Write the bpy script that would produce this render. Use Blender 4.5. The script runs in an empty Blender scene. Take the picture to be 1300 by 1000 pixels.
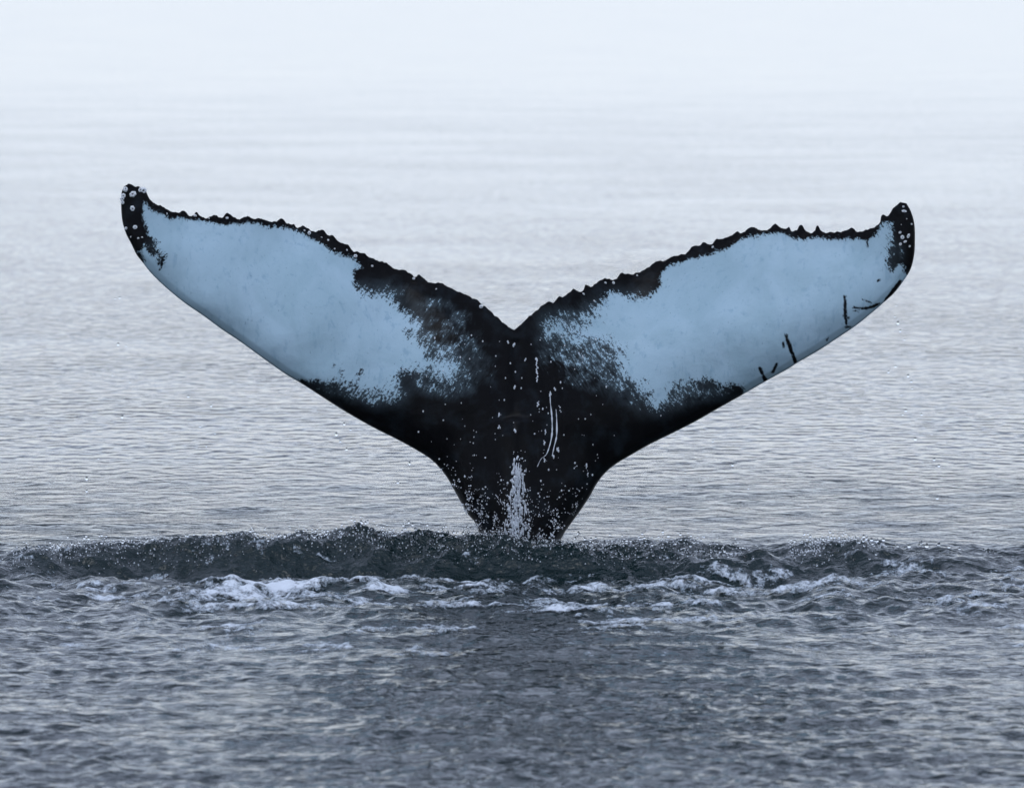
import bpy, bmesh, math, random, time
import numpy as np
from mathutils import Vector
from mathutils.geometry import delaunay_2d_cdt

T0 = time.time()
random.seed(7)
RNG = np.random.default_rng(11)
scene = bpy.context.scene
COL = scene.collection

# ------------------------------------------------------------------ camera, sky, sun, exposure
F_PX = 8966.0                       # focal length in photograph pixels (1300 wide)
DIST = 40.0                         # metres from lens to tail
CAM_H = 3.35                        # lens above the water: standing on a boat's deck
PITCH = math.atan(560.0 / F_PX)     # looking slightly down; the horizon is above the frame
cam_data = bpy.data.cameras.new("camera")
cam_data.sensor_width = 36.0
cam_data.lens = 36.0 * F_PX / 1300.0
cam_data.clip_start = 0.5
cam_data.clip_end = 20000.0
cam_data.dof.use_dof = True
cam_data.dof.focus_distance = DIST - 0.25
cam_data.dof.aperture_fstop = 5.0
cam = bpy.data.objects.new("camera", cam_data)
cam.location = (0, -DIST, CAM_H)
cam.rotation_euler = (math.radians(90) - PITCH, 0, 0)
COL.objects.link(cam)
scene.camera = cam

SUN_EL, SUN_AZ = math.radians(70), math.radians(-155)   # azimuth from +Y, clockwise seen from above
world = bpy.data.worlds.new("World")
scene.world = world
world.use_nodes = True
wn, wl = world.node_tree.nodes, world.node_tree.links
wn.clear()
sky = wn.new("ShaderNodeTexSky")
sky.sky_type = 'NISHITA'
sky.sun_disc = False
sky.sun_elevation = SUN_EL
sky.sun_rotation = SUN_AZ
sky.air_density = 1.0
sky.dust_density = 0.35
sky.ozone_density = 1.0
hsv = wn.new("ShaderNodeHueSaturation")
hsv.inputs["Saturation"].default_value = 0.42       # overcast: the blue is veiled by cloud
cloud = wn.new("ShaderNodeMix")
cloud.data_type = 'RGBA'
cloud.inputs["Factor"].default_value = 0.06
cloud.inputs["B"].default_value = (6.6, 7.0, 7.7, 1)
bg = wn.new("ShaderNodeBackground")
bg.inputs["Strength"].default_value = 0.15
out = wn.new("ShaderNodeOutputWorld")
wl.new(sky.outputs[0], hsv.inputs["Color"])
wl.new(hsv.outputs[0], cloud.inputs["A"])
cool = wn.new("ShaderNodeMix")                      # the cool white balance of the picture
cool.data_type = 'RGBA'
cool.blend_type = 'MULTIPLY'
cool.inputs["Factor"].default_value = 1.0
cool.inputs["B"].default_value = (0.965, 1.0, 1.135, 1)
wl.new(cloud.outputs["Result"], cool.inputs["A"])
wl.new(cool.outputs["Result"], bg.inputs["Color"])
wl.new(bg.outputs[0], out.inputs[0])

sun_data = bpy.data.lights.new("sun", 'SUN')
sun_data.energy = 0.5
sun_data.angle = math.radians(25)
sun_data.color = (0.95, 0.98, 1.0)
sun = bpy.data.objects.new("sun", sun_data)
sd_ = Vector((math.sin(SUN_AZ) * math.cos(SUN_EL), math.cos(SUN_AZ) * math.cos(SUN_EL), math.sin(SUN_EL)))
sun.rotation_euler = (-sd_).to_track_quat('-Z', 'Y').to_euler()
sun.location = (0, -20, 40)
COL.objects.link(sun)

scene.view_settings.view_transform = 'Standard'
scene.view_settings.look = 'None'
scene.view_settings.gamma = 1.0
scene.view_settings.exposure = 0.31
scene.view_settings.use_curve_mapping = False
scene.render.engine = 'CYCLES'
scene.cycles.use_denoising = True
scene.cycles.max_bounces = 8
scene.cycles.volume_bounces = 1
scene.cycles.caustics_reflective = False
scene.cycles.caustics_refractive = False

# ------------------------------------------------------------------ helpers
CP, SP = math.cos(PITCH), math.sin(PITCH)

def on_plane(px, py, Y=0.0):
    """photograph pixel -> (x, z) on the upright plane at depth Y"""
    px = np.asarray(px, float); py = np.asarray(py, float)
    a = (px - 650.0) / F_PX; b = (500.0 - py) / F_PX
    t = (DIST + Y) / (CP + b * SP)
    return a * t, CAM_H + t * (-SP + b * CP)

def on_water(px, py, z=0.0):
    a = (px - 650.0) / F_PX; b = (500.0 - py) / F_PX
    t = (z - CAM_H) / (-SP + b * CP)
    return a * t, -DIST + t * (CP + b * SP)

PX = DIST / F_PX                     # metres per photograph pixel at the tail

_perm = RNG.permutation(512)
_perm = np.concatenate([_perm, _perm])
_ang = RNG.uniform(0, 2 * math.pi, 512)
_gx, _gy = np.cos(_ang), np.sin(_ang)

def perlin(x, y, seed=0):
    x = np.asarray(x, float) + seed * 17.31; y = np.asarray(y, float) + seed * 9.77
    xi = np.floor(x).astype(np.int64); yi = np.floor(y).astype(np.int64)
    xf = x - xi; yf = y - yi
    xi &= 511; yi &= 511
    u = xf * xf * xf * (xf * (xf * 6 - 15) + 10); v = yf * yf * yf * (yf * (yf * 6 - 15) + 10)
    x1 = (xi + 1) & 511; y1 = (yi + 1) & 511
    def g(ix, iy, dx, dy):
        h = _perm[(_perm[ix] + iy) & 511]
        return _gx[h] * dx + _gy[h] * dy
    n00 = g(xi, yi, xf, yf); n10 = g(x1, yi, xf - 1, yf)
    n01 = g(xi, y1, xf, yf - 1); n11 = g(x1, y1, xf - 1, yf - 1)
    a = n00 + u * (n10 - n00); b = n01 + u * (n11 - n01)
    return (a + v * (b - a)) * 1.5

def fbm(x, y, octaves=4, seed=0, gain=0.5):
    s = 0.0; a = 1.0; f = 1.0
    for o in range(octaves):
        s = s + a * perlin(x * f, y * f, seed + o * 3)
        a *= gain; f *= 2.03
    return s

def sstep(a, b, x):
    t = np.clip((x - a) / (b - a), 0, 1)
    return t * t * (3 - 2 * t)

def mesh_from(name, verts, faces, mat, parent=None, smooth=True):
    me = bpy.data.meshes.new(name)
    verts = np.ascontiguousarray(verts, dtype=np.float32); faces = np.ascontiguousarray(faces, dtype=np.int32)
    n, k = faces.shape
    me.vertices.add(len(verts)); me.vertices.foreach_set("co", verts.ravel())
    me.loops.add(n * k); me.loops.foreach_set("vertex_index", faces.ravel())
    me.polygons.add(n)
    me.polygons.foreach_set("loop_start", np.arange(0, n * k, k, dtype=np.int32))
    me.update(calc_edges=True)
    me.validate()
    if smooth:
        me.polygons.foreach_set("use_smooth", np.ones(len(me.polygons), dtype=bool))
    me.materials.append(mat)
    o = bpy.data.objects.new(name, me)
    COL.objects.link(o)
    o.parent = parent
    return o

def attr(o, name, vals):
    a = o.data.attributes.new(name, 'FLOAT', 'POINT')
    a.data.foreach_set("value", np.ascontiguousarray(vals, dtype=np.float32))

def tag(o, label=None, category=None, group=None, kind=None):
    if label: o["label"] = label
    if category: o["category"] = category
    if group: o["group"] = group
    if kind: o["kind"] = kind
    return o

def new_mat(name):
    m = bpy.data.materials.new(name); m.use_nodes = True
    nt = m.node_tree; nt.nodes.clear()
    o = nt.nodes.new("ShaderNodeOutputMaterial")
    return m, nt.nodes, nt.links, o

def node(ns, kind, **kw):
    n = ns.new(kind)
    for k, v in kw.items():
        setattr(n, k, v)
    return n

def noise(ns, ls, vec, scale, detail=2.0, rough=0.5, dist=0.0):
    n = ns.new("ShaderNodeTexNoise")
    n.inputs["Scale"].default_value = scale
    n.inputs["Detail"].default_value = detail
    n.inputs["Roughness"].default_value = rough
    n.inputs["Distortion"].default_value = dist
    if vec is not None: ls.new(vec, n.inputs["Vector"])
    return n

def math_(ns, ls, op, a, b=None, c=None, clamp=False):
    n = ns.new("ShaderNodeMath"); n.operation = op; n.use_clamp = clamp
    for i, v in enumerate((a, b, c)):
        if v is None: continue
        if isinstance(v, (int, float)): n.inputs[i].default_value = v
        else: ls.new(v, n.inputs[i])
    return n.outputs[0]

def scaled(ns, ls, vec, s):
    m = ns.new("ShaderNodeMapping"); m.inputs["Scale"].default_value = s
    ls.new(vec, m.inputs["Vector"])
    return m.outputs[0]

# ------------------------------------------------------------------ materials
def mat_sea():
    m, ns, ls, o = new_mat("sea_water")
    p = ns.new("ShaderNodeBsdfPrincipled")
    p.inputs["Base Color"].default_value = (0.004, 0.014, 0.015, 1)
    p.inputs["IOR"].default_value = 1.333
    p.inputs["Roughness"].default_value = 0.105
    tc = ns.new("ShaderNodeTexCoord").outputs["Object"]
    turb = node(ns, "ShaderNodeAttribute", attribute_name="turbulence").outputs["Fac"]
    calm = node(ns, "ShaderNodeAttribute", attribute_name="calm").outputs["Fac"]
    fine = node(ns, "ShaderNodeAttribute", attribute_name="fineness").outputs["Fac"]
    n1 = noise(ns, ls, scaled(ns, ls, tc, (1.55, 1.0, 1)), 4.6, 1.2, 0.45)
    n2 = noise(ns, ls, scaled(ns, ls, tc, (1.0, 1.15, 1)), 17.0, 2.0, 0.5)
    n3 = noise(ns, ls, tc, 42.0, 2.0, 0.55, 0.4)
    big = noise(ns, ls, tc, 0.22, 2.0, 0.5)                      # cat's-paws of breeze
    wind = node(ns, "ShaderNodeMapRange"); wind.inputs["From Min"].default_value = 0.35; wind.inputs["From Max"].default_value = 0.65
    wind.inputs["To Min"].default_value = 0.55; wind.inputs["To Max"].default_value = 1.15
    ls.new(big.outputs["Fac"], wind.inputs["Value"])
    h = math_(ns, ls, 'MULTIPLY', n1.outputs["Fac"], 0.105)
    h = math_(ns, ls, 'MULTIPLY_ADD', math_(ns, ls, 'MULTIPLY', n2.outputs["Fac"], fine), 0.042, h)
    h = math_(ns, ls, 'MULTIPLY', h, wind.outputs[0])
    h = math_(ns, ls, 'MULTIPLY', h, calm)
    t = math_(ns, ls, 'MULTIPLY', n3.outputs["Fac"], 0.009)
    t = math_(ns, ls, 'MULTIPLY', t, turb)
    h = math_(ns, ls, 'ADD', h, t)
    b = ns.new("ShaderNodeBump"); b.inputs["Strength"].default_value = 1.0; b.inputs["Distance"].default_value = 1.0
    ls.new(h, b.inputs["Height"]); ls.new(b.outputs[0], p.inputs["Normal"])
    ls.new(p.outputs[0], o.inputs["Surface"])
    return m

def mat_foam():
    m, ns, ls, o = new_mat("sea_foam")
    p = ns.new("ShaderNodeBsdfPrincipled")
    tc = ns.new("ShaderNodeTexCoord").outputs["Object"]
    thick = node(ns, "ShaderNodeAttribute", attribute_name="thickness").outputs["Fac"]
    n = noise(ns, ls, tc, 60.0, 4.0, 0.65)
    r = ns.new("ShaderNodeValToRGB")
    r.color_ramp.elements[0].position = 0.30; r.color_ramp.elements[0].color = (0.28, 0.36, 0.42, 1)
    r.color_ramp.elements[1].position = 0.62; r.color_ramp.elements[1].color = (0.72, 0.78, 0.84, 1)
    f = math_(ns, ls, 'MULTIPLY_ADD', thick, 0.42, math_(ns, ls, 'MULTIPLY', n.outputs["Fac"], 0.75))
    ls.new(f, r.inputs[0]); ls.new(r.outputs[0], p.inputs["Base Color"])
    p.inputs["Roughness"].default_value = 0.55
    p.inputs["IOR"].default_value = 1.33
    b = ns.new("ShaderNodeBump"); b.inputs["Strength"].default_value = 0.7; b.inputs["Distance"].default_value = 0.012
    ls.new(n.outputs["Fac"], b.inputs["Height"]); ls.new(b.outputs[0], p.inputs["Normal"])
    hole = noise(ns, ls, scaled(ns, ls, tc, (1.0, 0.6, 1.0)), 38.0, 4.0, 0.7)      # bubbles and gaps: thin foam is lacy
    cov = math_(ns, ls, 'MULTIPLY_ADD', thick, 1.7, math_(ns, ls, 'MULTIPLY_ADD', hole.outputs["Fac"], 3.6, -1.85), clamp=True)
    tr = ns.new("ShaderNodeBsdfTransparent"); mix = ns.new("ShaderNodeMixShader")
    ls.new(cov, mix.inputs[0]); ls.new(tr.outputs[0], mix.inputs[1]); ls.new(p.outputs[0], mix.inputs[2])
    ls.new(mix.outputs[0], o.inputs["Surface"])
    return m

def mat_drop(name, white):
    m, ns, ls, o = new_mat(name)
    p = ns.new("ShaderNodeBsdfPrincipled")
    p.inputs["Base Color"].default_value = (0.97, 0.99, 1, 1)
    p.inputs["IOR"].default_value = 1.333
    p.inputs["Roughness"].default_value = 0.02
    p.inputs["Transmission Weight"].default_value = 1.0 - white
    if white: p.inputs["Base Color"].default_value = (0.88, 0.94, 1.0, 1)
    ls.new(p.outputs[0], o.inputs["Surface"])
    return m

def mat_skin():
    m, ns, ls, o = new_mat("whale_skin")
    p = ns.new("ShaderNodeBsdfPrincipled")
    tc = ns.new("ShaderNodeTexCoord").outputs["Object"]
    sd = node(ns, "ShaderNodeAttribute", attribute_name="pigment").outputs["Fac"]
    amp = node(ns, "ShaderNodeAttribute", attribute_name="mottle").outputs["Fac"]
    n1 = noise(ns, ls, scaled(ns, ls, tc, (1.0, 1.0, 0.8)), 16.0, 2.0, 0.5, 0.6)
    n2 = noise(ns, ls, tc, 82.0, 3.0, 0.65, 0.8)
    sep = ns.new("ShaderNodeSeparateXYZ"); ls.new(tc, sep.inputs[0])
    ax = math_(ns, ls, 'ABSOLUTE', sep.outputs["X"])
    along = math_(ns, ls, 'MULTIPLY_ADD', ax, 0.55, math_(ns, ls, 'MULTIPLY', sep.outputs["Z"], -0.83))
    across = math_(ns, ls, 'MULTIPLY_ADD', ax, 0.83, math_(ns, ls, 'MULTIPLY', sep.outputs["Z"], 0.55))
    cmb = ns.new("ShaderNodeCombineXYZ")
    ls.new(math_(ns, ls, 'MULTIPLY', along, 26.0), cmb.inputs[0]); ls.new(math_(ns, ls, 'MULTIPLY', across, 85.0), cmb.inputs[1]); ls.new(sep.outputs["X"], cmb.inputs[2])
    n4 = noise(ns, ls, cmb.outputs[0], 1.0, 3.0, 0.6, 0.5)                  # smears drawn out with the flow of water
    a1 = math_(ns, ls, 'SUBTRACT', n1.outputs["Fac"], 0.5)
    a2 = math_(ns, ls, 'SUBTRACT', n2.outputs["Fac"], 0.5)
    a4 = math_(ns, ls, 'SUBTRACT', n4.outputs["Fac"], 0.5)
    nn = math_(ns, ls, 'ADD', math_(ns, ls, 'MULTIPLY', a1, 3.0), math_(ns, ls, 'MULTIPLY', a2, 5.2))
    nn = math_(ns, ls, 'MULTIPLY_ADD', a4, 4.2, nn)
    v = math_(ns, ls, 'MULTIPLY_ADD', nn, amp, sd)
    mr = node(ns, "ShaderNodeMapRange", interpolation_type='SMOOTHSTEP')
    soft = math_(ns, ls, 'MULTIPLY_ADD', amp, 0.30, 0.7)
    ls.new(math_(ns, ls, 'MULTIPLY', soft, -1.0), mr.inputs["From Min"]); ls.new(math_(ns, ls, 'MULTIPLY', soft, 1.3), mr.inputs["From Max"])
    ls.new(v, mr.inputs["Value"])
    # white pigment with faint scuffs; black pigment with cloudy slate patches
    sc = noise(ns, ls, scaled(ns, ls, tc, (1.0, 1.0, 0.35)), 26.0, 4.0, 0.7, 0.3)
    wr = ns.new("ShaderNodeValToRGB")
    wr.color_ramp.elements[0].position = 0.30; wr.color_ramp.elements[0].color = (0.265, 0.395, 0.485, 1)
    wr.color_ramp.elements[1].position = 0.45; wr.color_ramp.elements[1].color = (0.35, 0.485, 0.565, 1)
    ls.new(sc.outputs["Fac"], wr.inputs[0])
    stain = noise(ns, ls, scaled(ns, ls, tc, (1.0, 1.0, 0.7)), 3.2, 4.0, 0.6, 0.8)        # old stains and a thin algal film
    film = node(ns, "ShaderNodeMapRange"); film.inputs["From Min"].default_value = 0.38; film.inputs["From Max"].default_value = 0.66
    film.inputs["To Min"].default_value = 0.0; film.inputs["To Max"].default_value = 0.42
    ls.new(stain.outputs["Fac"], film.inputs["Value"])
    wm = node(ns, "ShaderNodeMix", data_type='RGBA'); wm.inputs["B"].default_value = (0.225, 0.35, 0.40, 1)
    ls.new(film.outputs[0], wm.inputs["Factor"]); ls.new(wr.outputs[0], wm.inputs["A"])
    pit = noise(ns, ls, scaled(ns, ls, tc, (1.0, 1.0, 0.55)), 95.0, 2.0, 0.5)              # pits and nicks
    pm = node(ns, "ShaderNodeMapRange"); pm.inputs["From Min"].default_value = 0.69; pm.inputs["From Max"].default_value = 0.76
    pm.inputs["To Max"].default_value = 0.55
    ls.new(pit.outputs["Fac"], pm.inputs["Value"])
    wp = node(ns, "ShaderNodeMix", data_type='RGBA'); wp.inputs["B"].default_value = (0.09, 0.13, 0.17, 1)
    ls.new(pm.outputs[0], wp.inputs["Factor"]); ls.new(wm.outputs["Result"], wp.inputs["A"])
    br = ns.new("ShaderNodeValToRGB")
    bn = noise(ns, ls, tc, 9.0, 4.0, 0.6)
    br.color_ramp.elements[0].position = 0.50; br.color_ramp.elements[0].color = (0.0020, 0.0022, 0.0028, 1)
    br.color_ramp.elements[1].position = 0.72; br.color_ramp.elements[1].color = (0.009, 0.013, 0.017, 1)
    ls.new(bn.outputs["Fac"], br.inputs[0])
    mx = node(ns, "ShaderNodeMix", data_type='RGBA')
    # half-tone smear reaching into the black
    hz = node(ns, "ShaderNodeMapRange", interpolation_type='SMOOTHSTEP')
    hz.inputs["From Min"].default_value = -30.0; hz.inputs["From Max"].default_value = 6.0
    ls.new(math_(ns, ls, 'MULTIPLY_ADD', math_(ns, ls, 'MULTIPLY_ADD', a4, 2.2, math_(ns, ls, 'MULTIPLY', a1, 3.0)), amp, sd), hz.inputs["Value"])
    gate = math_(ns, ls, 'MULTIPLY', math_(ns, ls, 'SUBTRACT', amp, 3.0), 0.014, clamp=True)
    half = math_(ns, ls, 'MULTIPLY', hz.outputs[0], gate)
    fac = math_(ns, ls, 'MAXIMUM', mr.outputs[0], half)
    ls.new(fac, mx.inputs["Factor"]); ls.new(br.outputs[0], mx.inputs["A"]); ls.new(wp.outputs["Result"], mx.inputs["B"])
    ls.new(mx.outputs["Result"], p.inputs["Base Color"])
    p.inputs["Roughness"].default_value = 0.32
    p.inputs["Specular IOR Level"].default_value = 0.06
    fb = noise(ns, ls, tc, 34.0, 3.0, 0.6)
    b = ns.new("ShaderNodeBump"); b.inputs["Strength"].default_value = 0.35; b.inputs["Distance"].default_value = 0.006
    ls.new(fb.outputs["Fac"], b.inputs["Height"]); ls.new(b.outputs[0], p.inputs["Normal"])
    ls.new(p.outputs[0], o.inputs["Surface"])
    return m

def mat_barnacle():
    m, ns, ls, o = new_mat("barnacle_shell")
    p = ns.new("ShaderNodeBsdfPrincipled")
    tc = ns.new("ShaderNodeTexCoord").outputs["Object"]
    n = noise(ns, ls, tc, 3.0, 3.0, 0.6)
    r = ns.new("ShaderNodeValToRGB")
    r.color_ramp.elements[0].color = (0.50, 0.55, 0.58, 1); r.color_ramp.elements[1].color = (0.86, 0.88, 0.88, 1)
    ls.new(n.outputs["Fac"], r.inputs[0]); ls.new(r.outputs[0], p.inputs["Base Color"])
    p.inputs["Roughness"].default_value = 0.5
    ls.new(p.outputs[0], o.inputs["Surface"])
    return m

M_SEA, M_FOAM, M_SKIN, M_BARN = mat_sea(), mat_foam(), mat_skin(), mat_barnacle()
M_DROP = mat_drop("water_drop", 0.0)
M_SPRAY = mat_drop("whitened_water", 0.7)  # white mixed into the water for the skylight that drops catch

# ------------------------------------------------------------------ the sea: one sheet out to the horizon
def catx(xs, pts):
    p = np.array(pts, float)
    return np.interp(xs, (p[:, 0] - 650) * PX, p[:, 1])

# crest and foot of the rolling wash, per photograph column: (column, crest height m, trough depth m, crest offset m)
CREST = [(-260, .0, .0, -.6), (-100, .0, .02, -.9), (0, .01, .05, -1.0), (60, .05, .09, -.85), (130, .075, .11, -.7), (200, .085, .12, -.6), (300, .10, .12, -.55),
         (380, .125, .125, -.45), (430, .155, .13, -.40), (480, .135, .13, -.40), (560, .14, .14, -.42), (640, .125, .15, -.48), (690, .08, .15, -.55), (730, .055, .14, -.55),
         (800, .05, .135, -.5), (880, .055, .15, -.55), (930, .045, .15, -.6), (970, .02, .14, -.62), (1010, .055, .13, -.5), (1070, .085, .12, -.45),
         (1120, .06, .09, -.45), (1160, .03, .06, -.5), (1230, .03, .04, -.5), (1300, .035, .035, -.6), (1450, .0, .0, -.6)]

WAVES = []
for k in range(46):
    lam = 0.30 * (5.5 / 0.30) ** RNG.random()
    th = RNG.normal(math.pi / 2 + 0.12, 0.55)
    slope = 0.013 * (0.7 + 0.6 * RNG.random()) * (1.2 if lam < 0.8 else (0.45 if lam < 1.6 else 0.16))
    WAVES.append((lam, math.cos(th) * 2 * math.pi / lam, math.sin(th) * 2 * math.pi / lam, slope * lam / (2 * math.pi), RNG.uniform(0, 6.28)))

def sea_fields(x, y, step=None):
    """height, turbulence and calm at world (x, y); step = local mesh spacing, finer waves fade out"""
    x = np.asarray(x, float); y = np.asarray(y, float)
    if step is None: step = np.full_like(x, 0.02)
    z = np.zeros_like(x)
    slick = 1 - 0.15 * np.exp(-((y + 5.6) / 1.6) ** 2) * sstep(4.2, 2.5, np.abs(x))
    for lam, kx, ky, a, ph in WAVES:
        z += a * np.clip((lam / step - 2.5) / 2.5, 0, 1) * np.sin(kx * x + ky * y + ph)
    far = 1 - 0.62 * sstep(6.0, 60.0, y) - 0.22 * sstep(60.0, 160.0, y) + 0.6 * sstep(-2.0, -9.0, y)          # the breeze dies away: glassier water farther out
    z *= np.minimum(far, 1.2) * (1 - 0.6 * sstep(0.5, 6.0, y) - 0.36 * sstep(15.0, 70.0, y))
    near = np.abs(y) < 14
    turb = np.zeros_like(x); calm = far.copy()
    xs, ys = x[near], y[near]
    A = catx(xs, [(c[0], c[1]) for c in CREST]); B = catx(xs, [(c[0], c[2]) for c in CREST]); yc = catx(xs, [(c[0], c[3]) for c in CREST])
    yc = yc + 0.10 * perlin(xs * 1.3, ys * 0 + 3.1, 5)
    A = A * 0.62 * (1 + 0.26 * perlin(xs * 3.1, ys * 0 + .5, 8)); B = B * (1 + 0.2 * perlin(xs * 1.7, ys * 0 + 7.5, 9))
    t = ys - yc
    fw = 0.72 + 0.12 * perlin(xs * 1.1, xs * 0 + 2.0, 12)
    s = np.clip(-t / fw, 0, 1)
    front = A - (A + B) * (s * s * (1.55 - 0.55 * s))
    rec = -B * np.exp(-np.clip(-t - fw, 0, None) / 0.95)
    back = A * np.exp(-np.clip(t, 0, None) ** 1.2 / 0.42)
    prof = np.where(t > 0, back, np.where(t > -fw, front, rec))
    amp = np.clip((A + B) / 0.25, 0, 1.1)
    face = sstep(-fw - 0.5, -fw * 0.7, t) * sstep(0.9, 0.1, t) * amp
    lump = perlin(xs * 1.9, ys * 3.0, 21) * 0.045 + perlin(xs * 5.0, ys * 8.0, 27) * 0.026 + perlin(xs * 11, ys * 15, 29) * 0.011 + perlin(xs * 26, ys * 26, 31) * 0.004
    crestb = np.exp(-((t + .10) / 0.30) ** 2) * amp
    beads = np.clip(perlin(xs * 34, ys * 26, 41), 0, 1) * 0.021 + np.clip(perlin(xs * 52, ys * 40, 44), 0, 1) * 0.010
    wake = sstep(-7.2, -2.6, ys) * sstep(0.2, -0.8, ys) * sstep(4.3, 2.4, np.abs(xs + .2))
    chop = fbm(xs * 2.0, ys * 1.5, 4, 51, .55) * 0.046 + fbm(xs * 9.0, ys * 5.0, 2, 61) * 0.006
    ring = 0.026 * np.exp(-((ys + 6.25 + 0.10 * perlin(xs * .8, xs * 0, 71)) / 0.16) ** 2) * sstep(-0.6, 0.4, xs) * sstep(1.7, 1.0, xs)
    ring += 0.016 * np.exp(-((ys + 5.55 + 0.18 * perlin(xs * .7, xs * 0, 73)) / 0.14) ** 2) * sstep(-2.6, -1.0, xs) * sstep(2.2, 0.8, xs)
    ring += 0.018 * np.exp(-((ys - 1.6 - 0.12 * xs) / 0.22) ** 2) * sstep(-1.4, -2.4, xs)
    zz = z[near] * (slick[near])
    fg = sstep(-0.6, -3.0, ys) * sstep(-13.0, -11.5, ys) * np.clip((0.09 - step[near]) / 0.03, 0, 1)
    gust = np.clip(0.85 + 0.9 * perlin(xs * .6, ys * .35, 171) + 0.3 * perlin(xs * 1.7, ys * 1.1, 172), 0.25, 1.5)
    rip = (perlin(xs * 6.2, ys * 6.8, 161) * 0.0105 + perlin(xs * 12.5, ys * 11.5, 163) * 0.0062) * gust * fg * (1 - 0.4 * wake) * (0.92 + 0.3 * sstep(-6, -10, ys))
    zz = zz + rip + prof + lump * face + beads * crestb + chop * wake + ring
    z[near] = zz
    turb[near] = np.clip(face * 0.35 + crestb * .6 + wake * (0.45 + 0.5 * perlin(xs * 1.1, ys * .7, 81)), 0, 1.2)
    calm[near] = far[near] * slick[near] * (1 - 0.3 * wake) * (1 - 0.55 * np.clip(face, 0, 1)) * (1 - 0.35 * fg)
    return z, turb, calm

def geo_rows(a, b, f):
    r = [a]
    while r[-1] < b: r.append(r[-1] * (1 + f))
    return r

rows = [-60, -20, 0, 8, 14, 18, 21, 23, 25, 26.2]
rows += list(np.arange(27.0, 36.0, 0.030)) + list(np.arange(36.0, 37.6, 0.024)) + list(np.arange(37.6, 41.0, 0.0135))
rows += list(np.arange(41.0, 45.0, 0.04)) + geo_rows(45.0, 130.0, 0.0034) + geo_rows(131.0, 700.0, 0.012) + geo_rows(720.0, 9000.0, 0.10)
rows = np.array(rows)
us = np.concatenate([np.linspace(-0.086, 0.086, 660)])
side = np.array([0.0885, 0.092, 0.097, 0.103, 0.11, 0.12, 0.135, 0.155, 0.18, 0.22, 0.28, 0.4, 0.6, 1.0, 1.8])
us = np.concatenate([-side[::-1], us, side])
D, U = np.meshgrid(rows, us, indexing='ij')
X = U * np.maximum(np.abs(D), 30.0)
Y = D - DIST
dy = np.gradient(rows); dx = np.gradient(us)
STEP = np.maximum(dy[:, None] * np.ones_like(U), np.abs(dx)[None, :] * np.maximum(np.abs(D), 30))
Z, TURB, CALM = sea_fields(X.ravel(), Y.ravel(), STEP.ravel())
nr, nc = D.shape
idx = np.arange(nr * nc).reshape(nr, nc)
quads = np.stack([idx[:-1, :-1], idx[:-1, 1:], idx[1:, 1:], idx[1:, :-1]], -1).reshape(-1, 4)
sea = mesh_from("sea", np.stack([X.ravel(), Y.ravel(), Z], -1), quads, M_SEA)
attr(sea, "fineness", 1 - 0.82 * sstep(0.5, 9.0, Y.ravel())); attr(sea, "turbulence", TURB); attr(sea, "calm", CALM)
tag(sea, "grey rippled sea with a dark rolling wash around the tail", "sea", kind="structure")
print("sea", nr, nc, round(time.time() - T0, 1))

# ------------------------------------------------------------------ the whale's tail
TRAIL_L = [(163.5, 233), (172, 236), (180, 239), (185.4, 244.6), (192, 255), (204, 262), (209.6, 265.4), (220, 271), (231.5, 269), (236, 272), (243, 276), (247.7, 270.5),
    (252.3, 275.8), (259, 278), (267.3, 275.8), (273, 274.6), (280, 278.5), (283.5, 274.6), (288, 272.8), (294, 277), (300.8, 281), (305.4, 278), (313.5, 276.5),
    (319, 280), (328.5, 279.2), (337.7, 283), (347, 284), (355, 281), (362, 286), (371, 288.5), (374.6, 292), (383.8, 290), (395.4, 297.2), (402, 296.5), (407, 294),
    (411.5, 298.5), (415, 302), (420.8, 302.5), (427, 309), (440, 315), (449, 322.7), (459.6, 324), (465, 328.5), (479, 334), (493, 339), (501, 344.6), (514, 345.8),
    (525.4, 354), (532, 352.7), (544, 361), (557.7, 362), (576, 369), (592, 376), (606, 382.7), (613, 388.5), (622, 395.4), (634, 406), (645.4, 415), (653, 419)]
TRAIL_R = [(660, 413), (671.5, 402.7), (685, 391), (697, 384), (702.7, 385.4), (709.6, 378.5), (720, 376), (728, 369), (734, 371.5), (741, 370.4), (744, 364.6),
    (752, 365.8), (761.5, 359), (773, 356.5), (782, 359), (789, 350), (798.5, 352), (812, 349.6), (826, 342.7), (835.4, 335.8), (844.6, 334.6), (854, 329.5), (861, 329),
    (865.4, 326), (872, 325.4), (882.7, 316), (888.5, 316), (895.4, 311.5), (904.6, 313), (911.5, 307.5), (923, 305), (932, 301.5), (938, 296.5), (944, 299), (953, 292),
    (960, 291), (968, 294.6), (976, 294.6), (982, 289.5), (987.7, 287), (992, 290), (997, 293.5), (1004, 290.5), (1007, 294.6), (1013, 294.6), (1016.5, 289.5), (1020, 288),
    (1024.6, 294.6), (1030.4, 297.4), (1036, 295.8), (1037.8, 289.5), (1040.3, 288), (1045.4, 295.8), (1054.6, 296.5), (1066, 295.8), (1075.4, 294), (1083.5, 291), (1089, 294.6),
    (1098.5, 292.8), (1110, 289.5), (1117, 283), (1118.8, 275), (1121.5, 272.7), (1127, 273.8), (1133, 265.8), (1142.3, 256.5)]
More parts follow.
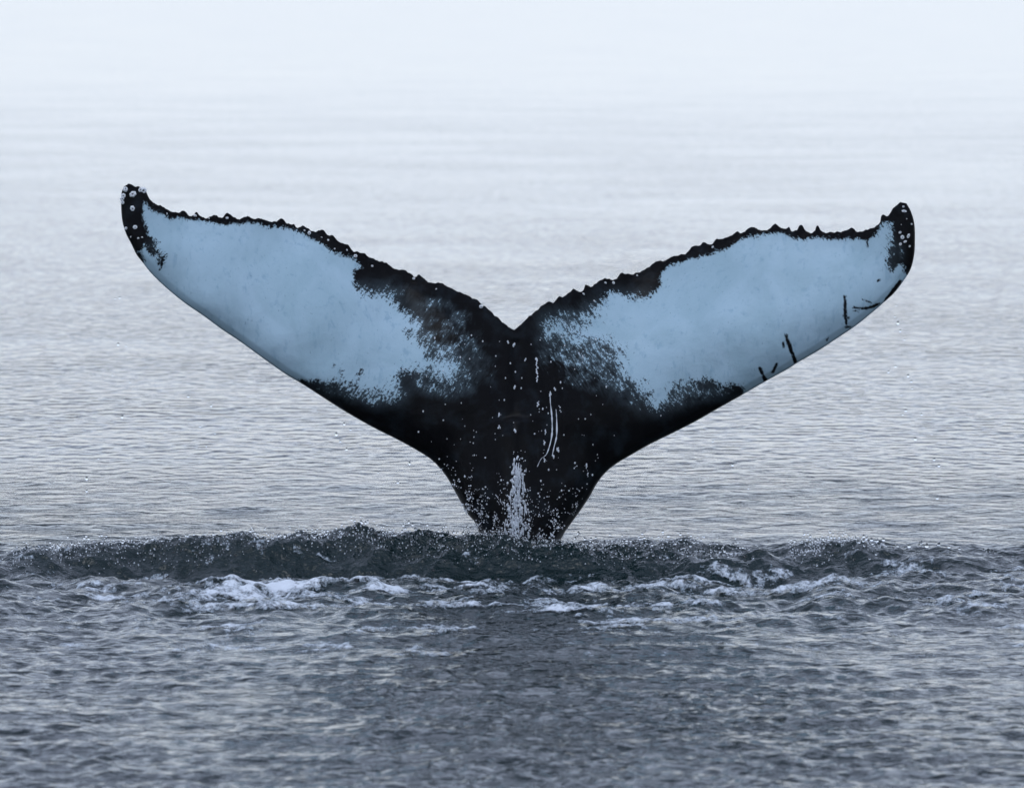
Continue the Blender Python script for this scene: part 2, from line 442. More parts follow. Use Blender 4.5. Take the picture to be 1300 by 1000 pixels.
LEAD_R = [(1150.4, 258), (1156, 268), (1160.3, 283), (1161.2, 301.5), (1160.3, 322.3), (1156, 340.8), (1147, 355.8), (1135.4, 370.8), (1121.5, 383.5), (1112.3, 391.5),
    (1098.5, 403), (1084.6, 414), (1061.5, 429.6), (1038.5, 444.6), (1012, 460), (1000, 467.8), (971, 484), (941.5, 501.4), (912, 518.3), (883, 535), (854, 549.6), (824.6, 564),
    (801, 577.4), (783.7, 587.6), (769, 599.3), (757.4, 614), (748.6, 630), (737, 647.5), (722.3, 668), (715, 679), (708, 697), (706, 720), (712, 760), (725, 810)]
LEAD_L = [(596, 810), (606, 760), (611, 720), (611, 690), (604, 665), (595, 653.6), (585.6, 638), (576, 621), (568.8, 608), (559, 594.8), (547, 582.8), (528, 570.8), (504, 557.6),
    (480, 545.6), (456, 532.4), (432, 518), (408, 502.4), (384, 486.8), (360, 472.4), (314.6, 440), (301, 430.4), (282, 417.7), (259, 400.4), (238.5, 386.5), (222.3, 374), (206, 360),
    (192, 346), (181, 332), (174, 323), (167, 309), (160, 295.4), (155.4, 279), (154, 261), (154.3, 246), (157.5, 237)]

def catmull(pts, step=1.6, closed=False):
    p = np.array(pts, float); n = len(p); res = []
    for i in range(n - 1 if not closed else n):
        p0 = p[i - 1] if (i > 0 or closed) else p[i]; p1 = p[i]; p2 = p[(i + 1) % n]; p3 = p[(i + 2) % n] if (i + 2 < n or closed) else p2
        m = max(1, int(round(np.linalg.norm(p2 - p1) / step)))
        for k in range(m):
            t = k / m
            res.append(0.5 * ((2 * p1) + (-p0 + p2) * t + (2 * p0 - 5 * p1 + 4 * p2 - p3) * t * t + (-p0 + 3 * p1 - 3 * p2 + p3) * t ** 3))
    if not closed: res.append(p[-1])
    return np.array(res)

trail_l, trail_r = catmull(TRAIL_L), catmull(TRAIL_R)
for tr_ in (trail_l, trail_r):                        # small nicks and nubs between the big knobs
    wgt = np.minimum(1, np.minimum(np.arange(len(tr_)), np.arange(len(tr_))[::-1]) / 6.0)
    tr_[:, 1] += (1.5 * perlin(tr_[:, 0] / 5.5, tr_[:, 0] * 0 + .3, 211) + 0.9 * perlin(tr_[:, 0] / 2.4, tr_[:, 0] * 0 + .7, 213)) * wgt
lead_r, lead_l = catmull(LEAD_R), catmull(LEAD_L)
outline = np.concatenate([trail_l, trail_r, lead_r, lead_l])

def inside(P, poly):
    x, y = P[:, 0], P[:, 1]; r = np.zeros(len(P), bool)
    x0, y0 = poly[:, 0], poly[:, 1]; x1, y1 = np.roll(x0, -1), np.roll(y0, -1)
    for a, b, c, d in zip(x0, y0, x1, y1):
        if b == d: continue
        k = ((b > y) != (d > y)) & (x < (c - a) * (y - b) / (d - b) + a)
        r ^= k
    return r

def dist_poly(P, line, closed=False):
    d = np.full(len(P), 1e9)
    q = np.concatenate([line, line[:1]]) if closed else line
    for a, b in zip(q[:-1], q[1:]):
        ab = b - a; L = ab @ ab
        if L < 1e-9: continue
        t = np.clip(((P - a) @ ab) / L, 0, 1)
        d = np.minimum(d, np.hypot(P[:, 0] - a[0] - t * ab[0], P[:, 1] - a[1] - t * ab[1]))
    return d

SPC = 2.1
gx, gy = np.meshgrid(np.arange(150, 1166, SPC), np.arange(228, 812, SPC * 0.866))
gx = gx + (np.arange(gx.shape[0]) % 2)[:, None] * SPC * 0.5
G = np.stack([gx.ravel(), gy.ravel()], -1)
G = G[inside(G, outline)]
G = G[dist_poly(G, outline[::2], True) > 1.1]
nb = len(outline)
P2 = np.concatenate([outline, G])
cd = delaunay_2d_cdt([Vector(p) for p in P2], [], [list(range(nb))], 1, 1e-5)
V2 = np.array([(v.x, v.y) for v in cd[0]]); TRI = np.array([f for f in cd[2] if len(f) == 3])
print("tail mesh", len(V2), len(TRI), round(time.time() - T0, 1))

# thickness: an aerofoil from the round leading edge to the thin trailing edge, swelling into the tail stock
trail_px = np.concatenate([catmull(TRAIL_L, 6), catmull(TRAIL_R, 6)])
# smooth trailing line (without the knobs) so that the knobs stay thin
lead_px = [catmull(LEAD_R, 6), catmull(LEAD_L, 6)]
dl = np.minimum(dist_poly(V2, lead_px[0]), dist_poly(V2, lead_px[1])); 
def flat_line(p, w=15):                               # the trailing edge without its knobs
    q = np.pad(p, ((w, w), (0, 0)), mode='edge'); k = np.ones(2 * w + 1) / (2 * w + 1)
    return np.stack([np.convolve(q[:, i], k, mode='valid') for i in (0, 1)], -1)
dt = np.minimum(dist_poly(V2, flat_line(catmull(TRAIL_L, 3))), dist_poly(V2, flat_line(catmull(TRAIL_R, 3))))
E2 = np.unique(np.sort(np.concatenate([TRI[:, [0, 1]], TRI[:, [1, 2]], TRI[:, [2, 0]]]), 1), axis=0)
DEG = np.bincount(E2.ravel(), minlength=len(V2)).astype(float)
def relax(f, n):
    for _ in range(n):
        g = np.bincount(E2[:, 0], f[E2[:, 1]], len(f)) + np.bincount(E2[:, 1], f[E2[:, 0]], len(f))
        f = 0.4 * f + 0.6 * g / DEG
    return f
edge = dist_poly(V2, outline[::2], True); edge[edge < 0.35] = 0
chord = dl + dt
c = np.clip(dl / np.maximum(chord, 1e-6), 0, 1)
naca = np.where(c < 0.42, np.sqrt(np.clip(1 - (1 - c / 0.42) ** 2, 0, 1)), 1 - sstep(0.0, 1.0, (c - 0.42) / 0.58) * 0.92 - 0.08 * (c - .42) / .58)
T = np.minimum(chord, 260) * PX * 0.15 * np.clip(naca, 0, None)
px_, py_ = V2[:, 0], V2[:, 1]
hw = np.interp(py_, [430, 500, 560, 600, 640, 665, 700, 720, 810], [70, 95, 105, 96, 78, 62, 51, 48, 64])
cx = np.interp(py_, [430, 600, 665, 700, 810], [654, 660, 660, 659, 660])
q = np.clip(1 - ((px_ - cx) / hw) ** 2, 0, 1)
dep = np.interp(py_, [425, 470, 520, 570, 620, 665, 720, 810], [0.0, 0.03, 0.10, 0.18, 0.235, 0.27, 0.30, 0.36])
stock = dep * np.sqrt(q) * sstep(0, 0.25, q) ** 0.25
keel_on = sstep(526, 548, py_)
keel = 0.075 * np.exp(-((px_ - 655) / 14.0) ** 2) * keel_on + 0.022 * np.exp(-((px_ - 657) / 22) ** 2 - ((py_ - 532 - ((px_ - 657) / 16) ** 2) / 5.0) ** 2)
seam = -0.020 * np.exp(-((px_ - 655) / 7.0) ** 2) * sstep(424, 440, py_) * sstep(535, 500, py_)
kk = 0.03
h_ = np.clip(0.5 + 0.5 * (stock - T) / 0.06, 0, 1)
T = T * (1 - h_) + stock * h_ + 0.03 * h_ * (1 - h_)
fold = fbm(px_ / 46, py_ / 60, 3, 91) * 0.006
T = relax(T, 60) * np.sqrt(np.clip(edge / 9.0, 0, 1)) 
T = np.maximum(T, 0.004 * np.clip(edge / 3, 0, 1))
T = np.where(edge == 0, 0, T)
fade = np.clip(edge / 14, 0, 1)
span = (px_ - 655) / 500.0
camber = -0.10 * np.abs(span) ** 2.2 + 0.22 * np.clip(np.abs(span) - 0.9, 0, 1) + 0.05 * fbm(px_ / 170, py_ / 120, 2, 95) * sstep(.12, .4, np.abs(span)) + 0.42 * np.minimum(chord, 260) * PX * c ** 1.9 * sstep(0.02, 0.35, np.abs(span)) + 0.05 * sstep(560, 300, py_)   # tips cupped towards the lens
camber = relax(camber, 80)
Yf = camber - T - (keel + seam + fold) * fade
Yb = camber + T
xw, zw = on_plane(px_, py_, 0.0)
is_b = edge == 0
NV = len(V2)
map_b = np.arange(NV)
bi = np.where(~is_b)[0]
map_b[bi] = NV + np.arange(len(bi))
verts = np.concatenate([np.stack([xw, Yf, zw], -1), np.stack([xw, Yb, zw], -1)[bi]])
e1 = V2[TRI[:, 1]] - V2[TRI[:, 0]]; e2 = V2[TRI[:, 2]] - V2[TRI[:, 0]]
flip = (e1[:, 0] * e2[:, 1] - e1[:, 1] * e2[:, 0]) > 0
TRI[flip] = TRI[flip][:, ::-1]
notedge = ~(is_b[TRI].all(1))
back_tri = map_b[TRI[:, ::-1]]
faces = np.concatenate([TRI, back_tri[notedge]])

whale = bpy.data.objects.new("humpback_whale", None)
COL.objects.link(whale)
whale.location = (0, 0, 0)
tag(whale, "diving humpback whale with its black and white tail flukes raised above the water", "whale")
tail = mesh_from("tail", verts, faces, M_SKIN, whale)

# pigment: signed distance (photograph pixels) to the hand-traced white panels of the underside
WHITE_L = [(183, 256), (190, 265.4), (206, 271), (215.4, 279), (231.5, 278), (245.4, 280.4), (264, 283.4), (277.7, 285.7), (296, 287.3), (314.6, 285), (328.5, 287.3), (342.3, 291.2),
    (356, 290.8), (367.7, 293), (379, 298.8), (388.5, 304.6), (402, 310.4), (418, 320.6), (435.4, 327.3), (449, 333), (458, 342), (449, 347), (448, 358.5), (454, 369), (470, 373.5),
    (484, 376), (500, 385), (509, 396.5), (525.4, 405.8), (532, 427.7), (541.5, 441.5), (552, 451), (569, 450), (586, 470), (574, 482), (558, 474), (546, 470), (523, 471.5), (509, 472.5),
    (503, 484), (502, 505), (486, 503), (472, 499), (449, 488), (426, 483.5), (403, 482), (380, 481), (372, 492), (250, 440), (150, 350), (181, 335), (186, 330), (178, 318), (184, 312), (194, 322), (204, 320), (197, 309), (190, 300), (186, 290), (182, 275)]
WHITE_R = [(900, 326), (918.5, 321), (939, 308.5), (955.4, 304), (976, 299), (997, 298.5), (1011, 304), (1024.6, 306.3), (1040.8, 302.7), (1061.5, 305), (1084.6, 303.8), (1101, 306), (1114.6, 297),
    (1120.4, 282), (1132, 282), (1131, 299), (1125, 315.4), (1127, 329), (1133, 343), (1143, 334), (1148, 347), (1160, 352), (1130, 400), (1000, 485), (944, 502), (944, 490), (930, 487), (912, 484), (895, 480), (871, 486.8),
    (854, 492.6), (848, 512), (828, 518), (820, 505), (807, 487), (795, 480), (786, 466), (782, 452), (775, 440), (752, 436), (722, 430), (700, 424), (694, 409), (712, 405), (735, 416), (748, 405), (759, 388), (777.7, 374),
    (796, 380), (821.5, 380), (840, 368), (840, 352), (851.5, 341.5), (872, 334.6)]
BLACKS = [[(203, 320), (209, 324), (210, 333), (206, 343), (202, 334)],
          [(172, 312), (178, 322), (184, 338), (176, 334), (168, 318)]]
STROKES = [([(1071.7, 375), (1072, 392), (1073.2, 409)], 1.7), ([(1082, 389), (1096, 390.5), (1108, 388), (1116, 384.5)], 1.6), ([(1094, 379), (1105, 383.5)], 1.0), ([(1082, 393), (1089, 394.5)], 0.9),
           ([(1142, 357), (1133, 370), (1124, 381)], 2.7), ([(997, 424), (1003, 442), (1009, 458)], 2.3), ([(993.5, 433), (994, 441)], 1.0), ([(963.5, 466), (968, 475), (972, 484)], 2.2),
           ([(985.4, 461), (980, 471)], 1.8), ([(1073, 414), (1079, 414.5)], 1.0), ([(1101, 306), (1102, 314)], 1.0), ([(1070, 400), (1077, 403)], 0.9), ([(1113, 356), (1116, 354)], 1.2),
           ([(1049, 431), (1051, 427)], 0.8), ([(422, 465), (424, 462)], 0.9), ([(434, 477), (433, 470)], 0.8), ([(456, 475), (459, 470)], 0.8), ([(518, 420), (521, 424)], 0.9)]
def sdf(poly):
    p = np.array(poly, float)
    d = dist_poly(V2, p, True)
    return np.where(inside(V2, p), d, -d)
pig = np.maximum(sdf(WHITE_L), sdf(WHITE_R))
for b in BLACKS: pig = np.minimum(pig, -sdf(b))
mott = np.full(NV, 2.7)
def blob(x, y, rx, ry, v):
    global mott
    mott = np.maximum(mott, v * np.exp(-((px_ - x) / rx) ** 2 - ((py_ - y) / ry) ** 2))
for a in [(570, 425, 62, 55, 21), (570, 480, 58, 34, 19), (500, 372, 55, 24, 12), (735, 425, 60, 45, 21), (800, 490, 60, 45, 13), (860, 500, 70, 26, 15), (470, 495, 80, 26, 13),
          (800, 375, 50, 20, 7), (200, 315, 30, 22, 6), (1128, 320, 16, 40, 8), (735, 465, 65, 40, 24), (770, 445, 45, 45, 19), (610, 450, 40, 50, 14)]: blob(*a)
def fleck(x, y, rx, ry, lv, v):                        # white flecks scattered inside the black
    global pig
    w = np.exp(-((px_ - x) / rx) ** 2 - ((py_ - y) / ry) ** 2) * (pig < lv)
    pig = pig * (1 - w) + lv * w
    blob(x, y, rx, ry, v)
for a in [(548, 387, 30, 10, -7, 17), (585, 405, 24, 20, -13, 17), (600, 440, 26, 26, -16, 17), (575, 488, 34, 14, -8, 17), (545, 492, 30, 12, -8, 15), (622, 470, 18, 24, -20, 16),
          (700, 412, 16, 12, -7, 17), (715, 440, 24, 16, -10, 18), (752, 455, 30, 26, -8, 19), (785, 485, 34, 20, -8, 18), (735, 480, 26, 22, -15, 18), (840, 508, 40, 12, -8, 15), (690, 450, 14, 24, -18, 16),
          (900, 498, 34, 10, -6, 13), (480, 506, 30, 10, -6, 13), (430, 496, 26, 8, -6, 12), (1146, 320, 9, 26, -6, 9)]: fleck(*a)
dlead = dl
mott = np.where((dlead < 16) & ((px_ < 360) | (px_ > 985)), np.minimum(mott, 2.0 + mott * 0.25), mott)
mott = np.where(pig > 30, np.minimum(mott, 6), mott)
for pts, r in STROKES:
    pig = np.minimum(pig, (dist_poly(V2, catmull(pts, 4)) - r) * 1.3)
    near_s = dist_poly(V2, np.array(pts, float)) < 9
    mott = np.where(near_s & (px_ > 940), np.minimum(mott, 1.0), mott)
nvt = len(verts)
pig_all = np.full(nvt, -60.0); pig_all[:NV] = pig
mot_all = np.full(nvt, 2.0); mot_all[:NV] = mott
attr(tail, "pigment", pig_all); attr(tail, "mottle", mot_all)

_grid = {}
for i in range(NV):
    _grid.setdefault((int(px_[i] // 6), int(py_[i] // 6)), []).append(i)
def skin_point(x, y):
    best, bd = 0, 1e9
    for a in range(-2, 3):
        for b in range(-2, 3):
            for i in _grid.get((int(x // 6) + a, int(y // 6) + b), ()):
                d = (px_[i] - x) ** 2 + (py_[i] - y) ** 2
                if d < bd: best, bd = i, d
    return Vector(verts[best])

# barnacles: six-plated cones with an open crater
def barnacle_mesh():
    bm = bmesh.new()
    prof = [(1.0, 0.0), (0.96, 0.22), (0.74, 0.58), (0.46, 0.66), (0.34, 0.50), (0.26, 0.34)]
    n = 24; ringv = []
    for k, (r, h) in enumerate(prof):
        row = []
        for i in range(n):
            a = 2 * math.pi * i / n
            g = 1 + (0.05 if i % 4 in (1, 2) else -0.06) * (1 if k < 4 else 0.5)
            row.append(bm.verts.new((r * g * math.cos(a), r * g * math.sin(a), h * (1 + 0.10 * (i % 4 in (1, 2))))))
        ringv.append(row)
    for k in range(len(prof) - 1):
        for i in range(n):
            bm.faces.new((ringv[k][i], ringv[k][(i + 1) % n], ringv[k + 1][(i + 1) % n], ringv[k + 1][i]))
    bm.faces.new(ringv[-1])
    me = bpy.data.meshes.new("barnacle"); bm.to_mesh(me); bm.free()
    me.materials.append(M_BARN)
    dark = M_BARN.copy(); dark.name = "barnacle_opening"
    for nd in dark.node_tree.nodes:
        if nd.type == 'VALTORGB':
            nd.color_ramp.elements[0].color = (0.10, 0.09, 0.10, 1); nd.color_ramp.elements[1].color = (0.26, 0.22, 0.24, 1)
    me.materials.append(dark)
    me.polygons[-1].material_index = 1
    return me
BMESH = barnacle_mesh()
BARN = [(168.6, 245.4, 4.6), (168, 264.9, 4.6), (159.5, 240.8, 3.4), (157, 247, 3.4), (178.5, 239.5, 4.2), (183.2, 241, 3.6), (156, 252, 2.8), (156, 258, 2.4), (171.9, 288.3, 2.4),
    (161.5, 290, 2.0), (210, 272, 1.9), (247.5, 275.5, 1.9), (286.2, 279.5, 1.7), (262.7, 279, 1.6), (390.8, 299.3, 2.6), (415, 308.8, 1.9), (407, 304.6, 1.8), (383.8, 296, 1.6), (424, 319, 1.6),
    (525.4, 357, 2.0), (553, 368.8, 1.6), (611, 391, 2.2), (438.8, 320.4, 1.7), (449, 327.3, 2.0), (471, 341, 1.5), (780, 362, 1.7), (768.5, 362, 1.5), (740.8, 376, 1.6), (811, 353, 1.5),
    (907, 316.5, 1.5), (754.6, 384, 1.6), (1143, 295.3, 2.7), (1144.4, 301, 2.9), (1152, 298.5, 2.4), (1147.6, 269, 2.2), (1147, 263, 1.9), (1142.4, 310.9, 2.4), (1149.6, 306, 2.0), (1152.8, 312, 1.9),
    (166, 300, 1.7), (176, 302, 1.5), (182, 300, 1.4), (1156, 285, 1.6), (1145, 285, 1.3), (1150, 277, 1.3)]
for i, (bx, by, br_) in enumerate(BARN):
    o = bpy.data.objects.new("barnacle", BMESH)
    COL.objects.link(o); o.parent = whale
    p = skin_point(bx, by)
    o.location = p + Vector((random.uniform(-.002, .002), 0.002, random.uniform(-.002, .002)))
    s = br_ * PX * random.uniform(0.8, 1.2)
    o.scale = (s, s * random.uniform(.75, 1.1), s * random.uniform(.6, 1.2))
    o.rotation_euler = (math.radians(90 + random.uniform(-30, 30)), math.radians(random.uniform(-30, 30)), 0)
    if br_ < 3.0 and bx > 1100: o.scale = (o.scale[0] * random.uniform(.5, .9), o.scale[1] * random.uniform(.8, 1.7), o.scale[2])
    o.rotation_euler.rotate_axis('Z', random.uniform(0, 6.28))

# ------------------------------------------------------------------ water on and around the tail
ico = bmesh.new(); bmesh.ops.create_icosphere(ico, subdivisions=1, radius=1.0)
ICO_V = np.array([v.co[:] for v in ico.verts]); ICO_F = np.array([[v.index for v in f.verts] for f in ico.faces]); ico.free()
ico = bmesh.new(); bmesh.ops.create_icosphere(ico, subdivisions=2, radius=1.0)
ICO2_V = np.array([v.co[:] for v in ico.verts]); ICO2_F = np.array([[v.index for v in f.verts] for f in ico.faces]); ico.free()

def drops(name, pos, rad, stretch, mat, fine=False):
    BV, BF = (ICO2_V, ICO2_F) if fine else (ICO_V, ICO_F)
    pos = np.asarray(pos); n = len(pos)
    v = BV[None] * np.asarray(rad)[:, None, None] * np.asarray(stretch)[:, None, :] + pos[:, None, :]
    f = BF[None] + (np.arange(n) * len(BV))[:, None, None]
    return mesh_from(name, v.reshape(-1, 3), f.reshape(-1, 3), mat)

# spray in front of the tail stock and on the skin
pos, rad, st = [], [], []
def skin_drop(x, y, r, off=0.0, sy=1.0):
    p = skin_point(x, y)
    pos.append((p.x + random.uniform(-.002, .002), p.y - off, p.z)); rad.append(r * PX); st.append((1, 1, sy))
for _ in range(2300):
    y = 690 - abs(random.gauss(0, 1)) * 46
    if y < 520: continue
    half = float(np.interp(y, [520, 560, 600, 640, 668, 700], [150, 120, 95, 75, 58, 48]))
    x = 659 + random.uniform(-1, 1) * half
    if random.random() < 0.25: x = 590 + random.gauss(0, 14)
    if not (659 - half < x < 659 + half): continue
    if float(perlin(np.array([x / 13.0]), np.array([y / 17.0]), 201)[0]) + random.gauss(0, .12) < -0.05: continue
    skin_drop(x, min(y, 694), random.choice((.35, .4, .45, .5, .6, .7, .85, 1.2)), random.uniform(0.0, 0.16), random.choice((1, 1, 1.3)))
for _ in range(420):                                   # spray down the keel, its white standing in for the wet sheen
    y = 575 + (random.random() ** 0.7) * 108
    x = 656 + random.gauss(0, 1) * (3.5 + (y - 575) * 0.055)
    skin_drop(x, y, random.choice((.5, .6, .7, .9, 1.2, 1.5)), random.uniform(0, .05), random.choice((1, 1.2, 2.2)))
for _ in range(140):                                    # white water streaks standing in for the keel's glossy highlight
    y = 585 + random.random() * 85
    x = 657 + random.gauss(0, 1) * (2.5 + (y - 575) * 0.05)
    skin_drop(x, y, random.choice((.45, .6, .8, 1.0)), 0.0, random.uniform(4, 10))
for _ in range(85):                                   # scattered beads higher on the flukes
    x, y = random.gauss(655, 75), random.uniform(425, 580)
    skin_drop(x, y, random.choice((.5, .6, .7, .9, 1.1)), 0.0, random.choice((1, 1.4, 1.8)))
for (x, y) in [(680.5, 455), (681, 460), (681.2, 465), (681.5, 471), (681.5, 480), (682.3, 508), (682.6, 512), (704, 492), (698.3, 498), (652, 437), (653, 489), (645, 434), (735, 447), (740, 451), (633, 524), (634, 539), (708, 567), (702, 575), (691, 580), (654, 543), (692, 545), (691, 558), (745, 589), (746, 600)]:
    for k in range(3): skin_drop(x + random.uniform(-.6, .6), y + k * 1.1, random.choice((.7, .9, 1.2)), 0.0, random.choice((1.2, 2.0, 2.6)))
spray = drops("spray_droplets", pos, rad, st, M_SPRAY)
tag(spray, "fine white spray droplets over the black tail stock", "spray", kind="stuff")

# drips falling from the flukes
pos, rad, st = [], [], []
for (x, y) in [(1138, 388), (1136, 402), (1140, 410), (1143, 420), (1148, 431), (1128, 472), (1137, 465), (1153, 477), (1157, 484), (1158, 493), (1144, 501), (1150, 521), (1146, 526), (1170, 526),
               (1183, 551), (1186, 583), (1192, 591), (1162, 557), (1190, 632), (146, 379), (152, 378), (150, 437), (160, 439), (143, 476), (165, 485), (268, 515), (239, 503), (155, 529), (254, 541), (273, 550), (125, 582), (110, 607), (110, 623), (262, 566), (427, 551), (437, 538), (445, 545), (432, 560), (304, 423), (420, 515), (440, 570), (480, 600), (505, 612), (520, 588), (905, 560), (930, 590), (950, 620), (870, 600)]:
    Yp = random.uniform(-0.15, 0.1)
    xx, zz = on_plane(x, y, Yp)
    pos.append((float(xx), Yp, float(zz))); rad.append(random.choice((1.0, 1.3, 1.6, 1.9)) * PX); st.append((1, 1, random.choice((1, 1.2, 1.6))))
drips = drops("falling_drips", pos, rad, st, M_DROP, True)
tag(drips, "tiny water drips falling from the flukes", "drips", kind="stuff")

# beads thrown up along the crest of the wash
pos, rad, st = [], [], []
def bead(col, up, r, ofs=None):
    x = (col - 650) * PX
    yc = float(catx(np.array([x]), [(c[0], c[3]) for c in CREST])[0])
    y = yc + (random.gauss(-0.02, 0.22) if ofs is None else ofs)
    if abs(x - 0.04) < 0.36 and y > -0.40: y = -0.42 - random.random() * .06
    z = float(sea_fields(np.array([x]), np.array([y]))[0][0])
    pos.append((x, y, z + up)); rad.append(r); st.append((1, 1, random.uniform(.9, 1.4)))
cols = []
while len(cols) < 2300:
    c_ = random.uniform(10, 960)
    w_ = float(np.interp(c_, [10, 60, 300, 430, 600, 700, 900, 960], [.2, .6, .75, 1, 1, .8, .8, .2]))
    if random.random() < w_: cols.append(c_)
for c_ in cols:
    bead(c_, abs(random.gauss(0, 0.022)) - 0.004, random.choice((.0022, .0028, .0032, .004, .0048, .0062, .0085)))
for _ in range(260):
    c_ = random.uniform(1000, 1110)
    bead(c_, abs(random.gauss(0, 0.02)), random.choice((.003, .0042, .0055, .008)))
for _ in range(140):
    c_ = random.gauss(545, 40) if random.random() < .5 else random.gauss(455, 40)
    bead(c_, abs(random.gauss(0, 0.05)), random.choice((.003, .004, .005)))
for c_, up, r in [(1093, .05, .014), (1103, .045, .016), (1110, .045, .015), (1118, .05, .015), (1117, .02, .018), (1105, .015, .02), (1135, .02, .018), (1133, .004, .022), (1150, .014, .017), (1146, .004, .022),
                  (1165, .03, .020), (1164, .008, .028), (1172, .01, .018), (1187, .014, .017), (1187, .002, .018), (1200, .006, .014), (1213, .004, .012), (1249, .008, .019), (1254, .004, .016), (1243, .003, .012), (1296, .01, .012)]:
    bead(c_, up * .9, r * .72, 0.02)
NB_CLEAR = len(pos)
for _ in range(1500):                                  # smaller ones on the upper face, whitened for sky glints
    c_ = random.uniform(30, 940)
    bead(c_, random.uniform(0.0, 0.012), random.choice((.0018, .0022, .0026, .0032, .0042)), random.gauss(-0.10, 0.14))
for _ in range(220):
    bead(random.uniform(1000, 1120), random.uniform(0.0, 0.012), random.choice((.003, .004, .005)), random.gauss(-0.02, 0.12))
beads = drops("splash_beads", pos, rad, st, M_DROP)
beads.data.materials.append(M_SPRAY)
beads.data.polygons.foreach_set("material_index", (np.arange(len(beads.data.polygons)) // len(ICO_F) >= NB_CLEAR).astype(np.int32))
tag(beads, "glassy water beads thrown up along the crest of the wash", "splash", kind="stuff")
print("drops", round(time.time() - T0, 1))

# trickles running down the skin
def tube(name, pts, r, mat):
    c_ = catmull(pts, 3.0); ring = 8; vs = []
    n = len(c_)
    for k, (x, y) in enumerate(c_):
        p = skin_point(x, y)
        xx, zz = on_plane(x, y, 0)
        rr = r * PX * (0.35 + 0.65 * math.sin(math.pi * min(1, max(0.08, (k + .5) / n)))) * random.uniform(.45, 1.35)
        for i in range(ring):
            a = 2 * math.pi * i / ring
            vs.append((float(xx) + rr * math.cos(a), p.y - 0.002 + 0.7 * rr * math.sin(a), float(zz)))
    fs = [(k * ring + i, k * ring + (i + 1) % ring, (k + 1) * ring + (i + 1) % ring, (k + 1) * ring + i) for k in range(n - 1) for i in range(ring)]
    return mesh_from(name, np.array(vs), np.array(fs), mat)
tag(tube("water_trickle", [(698.3, 497.6), (698.6, 509.4), (700.4, 526), (700.8, 545.4), (698.6, 559.3), (693.5, 573.8), (687, 579), (682, 589)], 0.95, M_SPRAY),
    "longer, left one of the two thin white water trickles on the black tail", "water trickle", "trickles on the tail")
tag(tube("water_trickle", [(705.7, 517.7), (706.6, 531.6), (706.4, 551), (703.2, 564.8), (701, 574.5)], 0.9, M_SPRAY),
    "shorter, right one of the two thin white water trickles on the black tail", "water trickle", "trickles on the tail")

# ------------------------------------------------------------------ foam left on the water in front of the wash
FOAM = [  # column, row, half-width px, half-height px, weight, lift m
    (430, 732, 42, 9, 1.5, .055), (370, 741, 60, 9, 1.35, .03), (300, 746, 60, 8, 1.3, .02), (262, 742, 24, 5, 1.5, .035), (310, 752, 90, 9, 1.0, .01), (180, 752, 70, 6, .8, .008), (520, 728, 60, 5, .9, .01),
    (470, 741, 70, 6, .9, .01), (590, 742, 75, 6, 1.2, .02), (660, 748, 60, 5, .9, .015), (720, 742, 60, 6, .9, .01), (830, 742, 45, 8, 1.3, .03), (870, 738, 40, 8, 1.4, .04), (920, 748, 50, 7, 1.25, .025), (1000, 745, 60, 7, 1.2, .02), (1050, 738, 40, 6, 1.0, .015),
    (1110, 722, 50, 6, .85, .01), (1150, 735, 60, 5, .85, .008), (810, 768, 50, 7, 1.05, .015), (740, 772, 90, 6, .85, .008), (690, 760, 80, 6, .8, .006), (800, 790, 70, 7, .8, .005), (560, 768, 60, 6, .7, .006), (470, 764, 30, 5, .9, .01), (700, 802, 60, 6, .75, .005),
    (560, 800, 40, 5, .75, .005), (300, 802, 30, 4, .9, .006), (420, 780, 50, 5, .7, .004), (120, 735, 60, 6, .7, .005), (230, 765, 70, 6, .75, .006), (930, 788, 50, 4, .7, .004), (1230, 757, 60, 4, .8, .003), (1270, 772, 60, 4, .75, .003), (330, 820, 60, 4, .6, .003), (900, 765, 60, 5, .65, .004), (350, 768, 60, 5, .7, .005)]
fx = np.arange(-2.95, 2.95, 0.0105); fy = np.arange(-6.6, -0.75, 0.021)
FX, FY = np.meshgrid(fx, fy)
fxr, fyr = FX.ravel(), FY.ravel()
mask = np.zeros(len(fxr)); lift = np.zeros(len(fxr))
for (c_, r_, hwid, hh, w_, lf) in FOAM:
    x0, y0 = on_water(c_, r_); _, ya = on_water(c_, r_ - hh); _, yb = on_water(c_, r_ + hh)
    sx = hwid * PX; sy = (ya - yb) / 2
    g = np.exp(-((fxr - x0) / sx) ** 2 - ((fyr - y0) / sy) ** 2)
    w_ *= 1.0 if 200 < c_ < 480 and r_ < 757 else (0.86 if c_ < 700 else 0.76)
    mask = np.maximum(mask, w_ * g); lift = np.maximum(lift, lf * g * 1.3)
wob = fbm(fxr * 1.2, fyr * .9, 2, 133) * 0.25
web = fbm(fxr * 2.3 + wob, fyr * 2.6 + wob, 4, 111, 0.62)
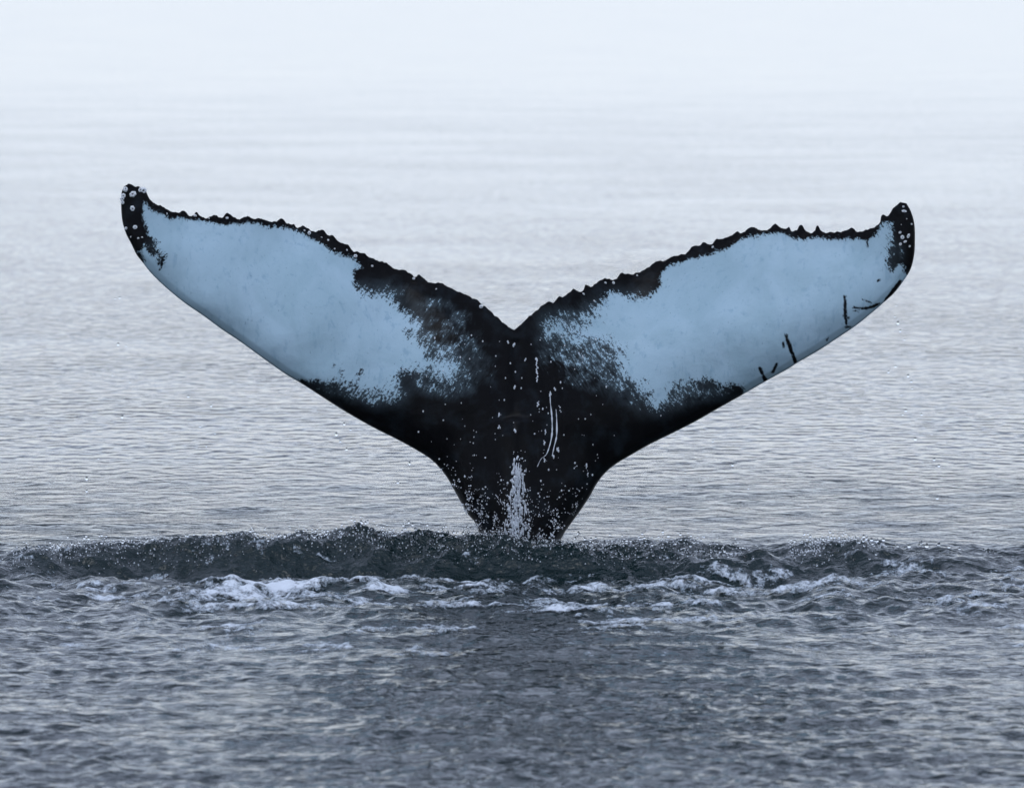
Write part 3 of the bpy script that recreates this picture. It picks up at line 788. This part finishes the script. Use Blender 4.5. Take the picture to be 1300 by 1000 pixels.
fine = fbm(fxr * 15, fyr * 9, 3, 121, 0.6)
val = mask * 0.74 - 0.34 + 0.62 * web + 0.24 * fine
z0 = sea_fields(fxr, fyr)[0]
ripp = np.abs(fbm(fxr * 5, fyr * 3.2, 3, 141))
thick = np.clip(val, 0, 1)
fz = z0 + 0.006 + 0.42 * lift * (0.55 + 0.9 * np.abs(fbm(fxr * 4, fyr * 2.4, 3, 151))) * sstep(0, .35, val) + 0.016 * ripp * sstep(0, .3, val) + 0.006 * fine * sstep(0, .2, val)
nr2, nc2 = FX.shape
id2 = np.arange(nr2 * nc2).reshape(nr2, nc2)
fq = np.stack([id2[:-1, :-1], id2[:-1, 1:], id2[1:, 1:], id2[1:, :-1]], -1).reshape(-1, 4)
keepf = (val[fq] > 0).sum(1) >= 3
fq = fq[keepf]
used = np.unique(fq); remap = -np.ones(nr2 * nc2, int); remap[used] = np.arange(len(used))
foam = mesh_from("sea_foam", np.stack([fxr, fyr, fz], -1)[used], remap[fq], M_FOAM)
attr(foam, "thickness", thick[used])
tag(foam, "white foam patches and streaks on the water in front of the tail", "foam", kind="stuff")
print("foam", len(fq), round(time.time() - T0, 1))

# ------------------------------------------------------------------ the damp air over the water
bm = bmesh.new(); bmesh.ops.create_cube(bm, size=1.0)
me = bpy.data.meshes.new("haze"); bm.to_mesh(me); bm.free()
haze = bpy.data.objects.new("haze", me)
haze.scale = (36000, 20000, 5.6); haze.location = (0, 0, -1.6 + 2.8)
COL.objects.link(haze)
hm = bpy.data.materials.new("haze_air"); hm.use_nodes = True
hn = hm.node_tree.nodes; hn.clear()
ho = hn.new("ShaderNodeOutputMaterial"); hv = hn.new("ShaderNodeVolumePrincipled")
hv.inputs["Color"].default_value = (0.93, 0.95, 1.0, 1)
hv.inputs["Density"].default_value = 0.00008
hm.node_tree.links.new(hv.outputs[0], ho.inputs["Volume"])
me.materials.append(hm)
tag(haze, "pale damp haze hanging over the sea", "haze", kind="stuff")
print("done", round(time.time() - T0, 1))
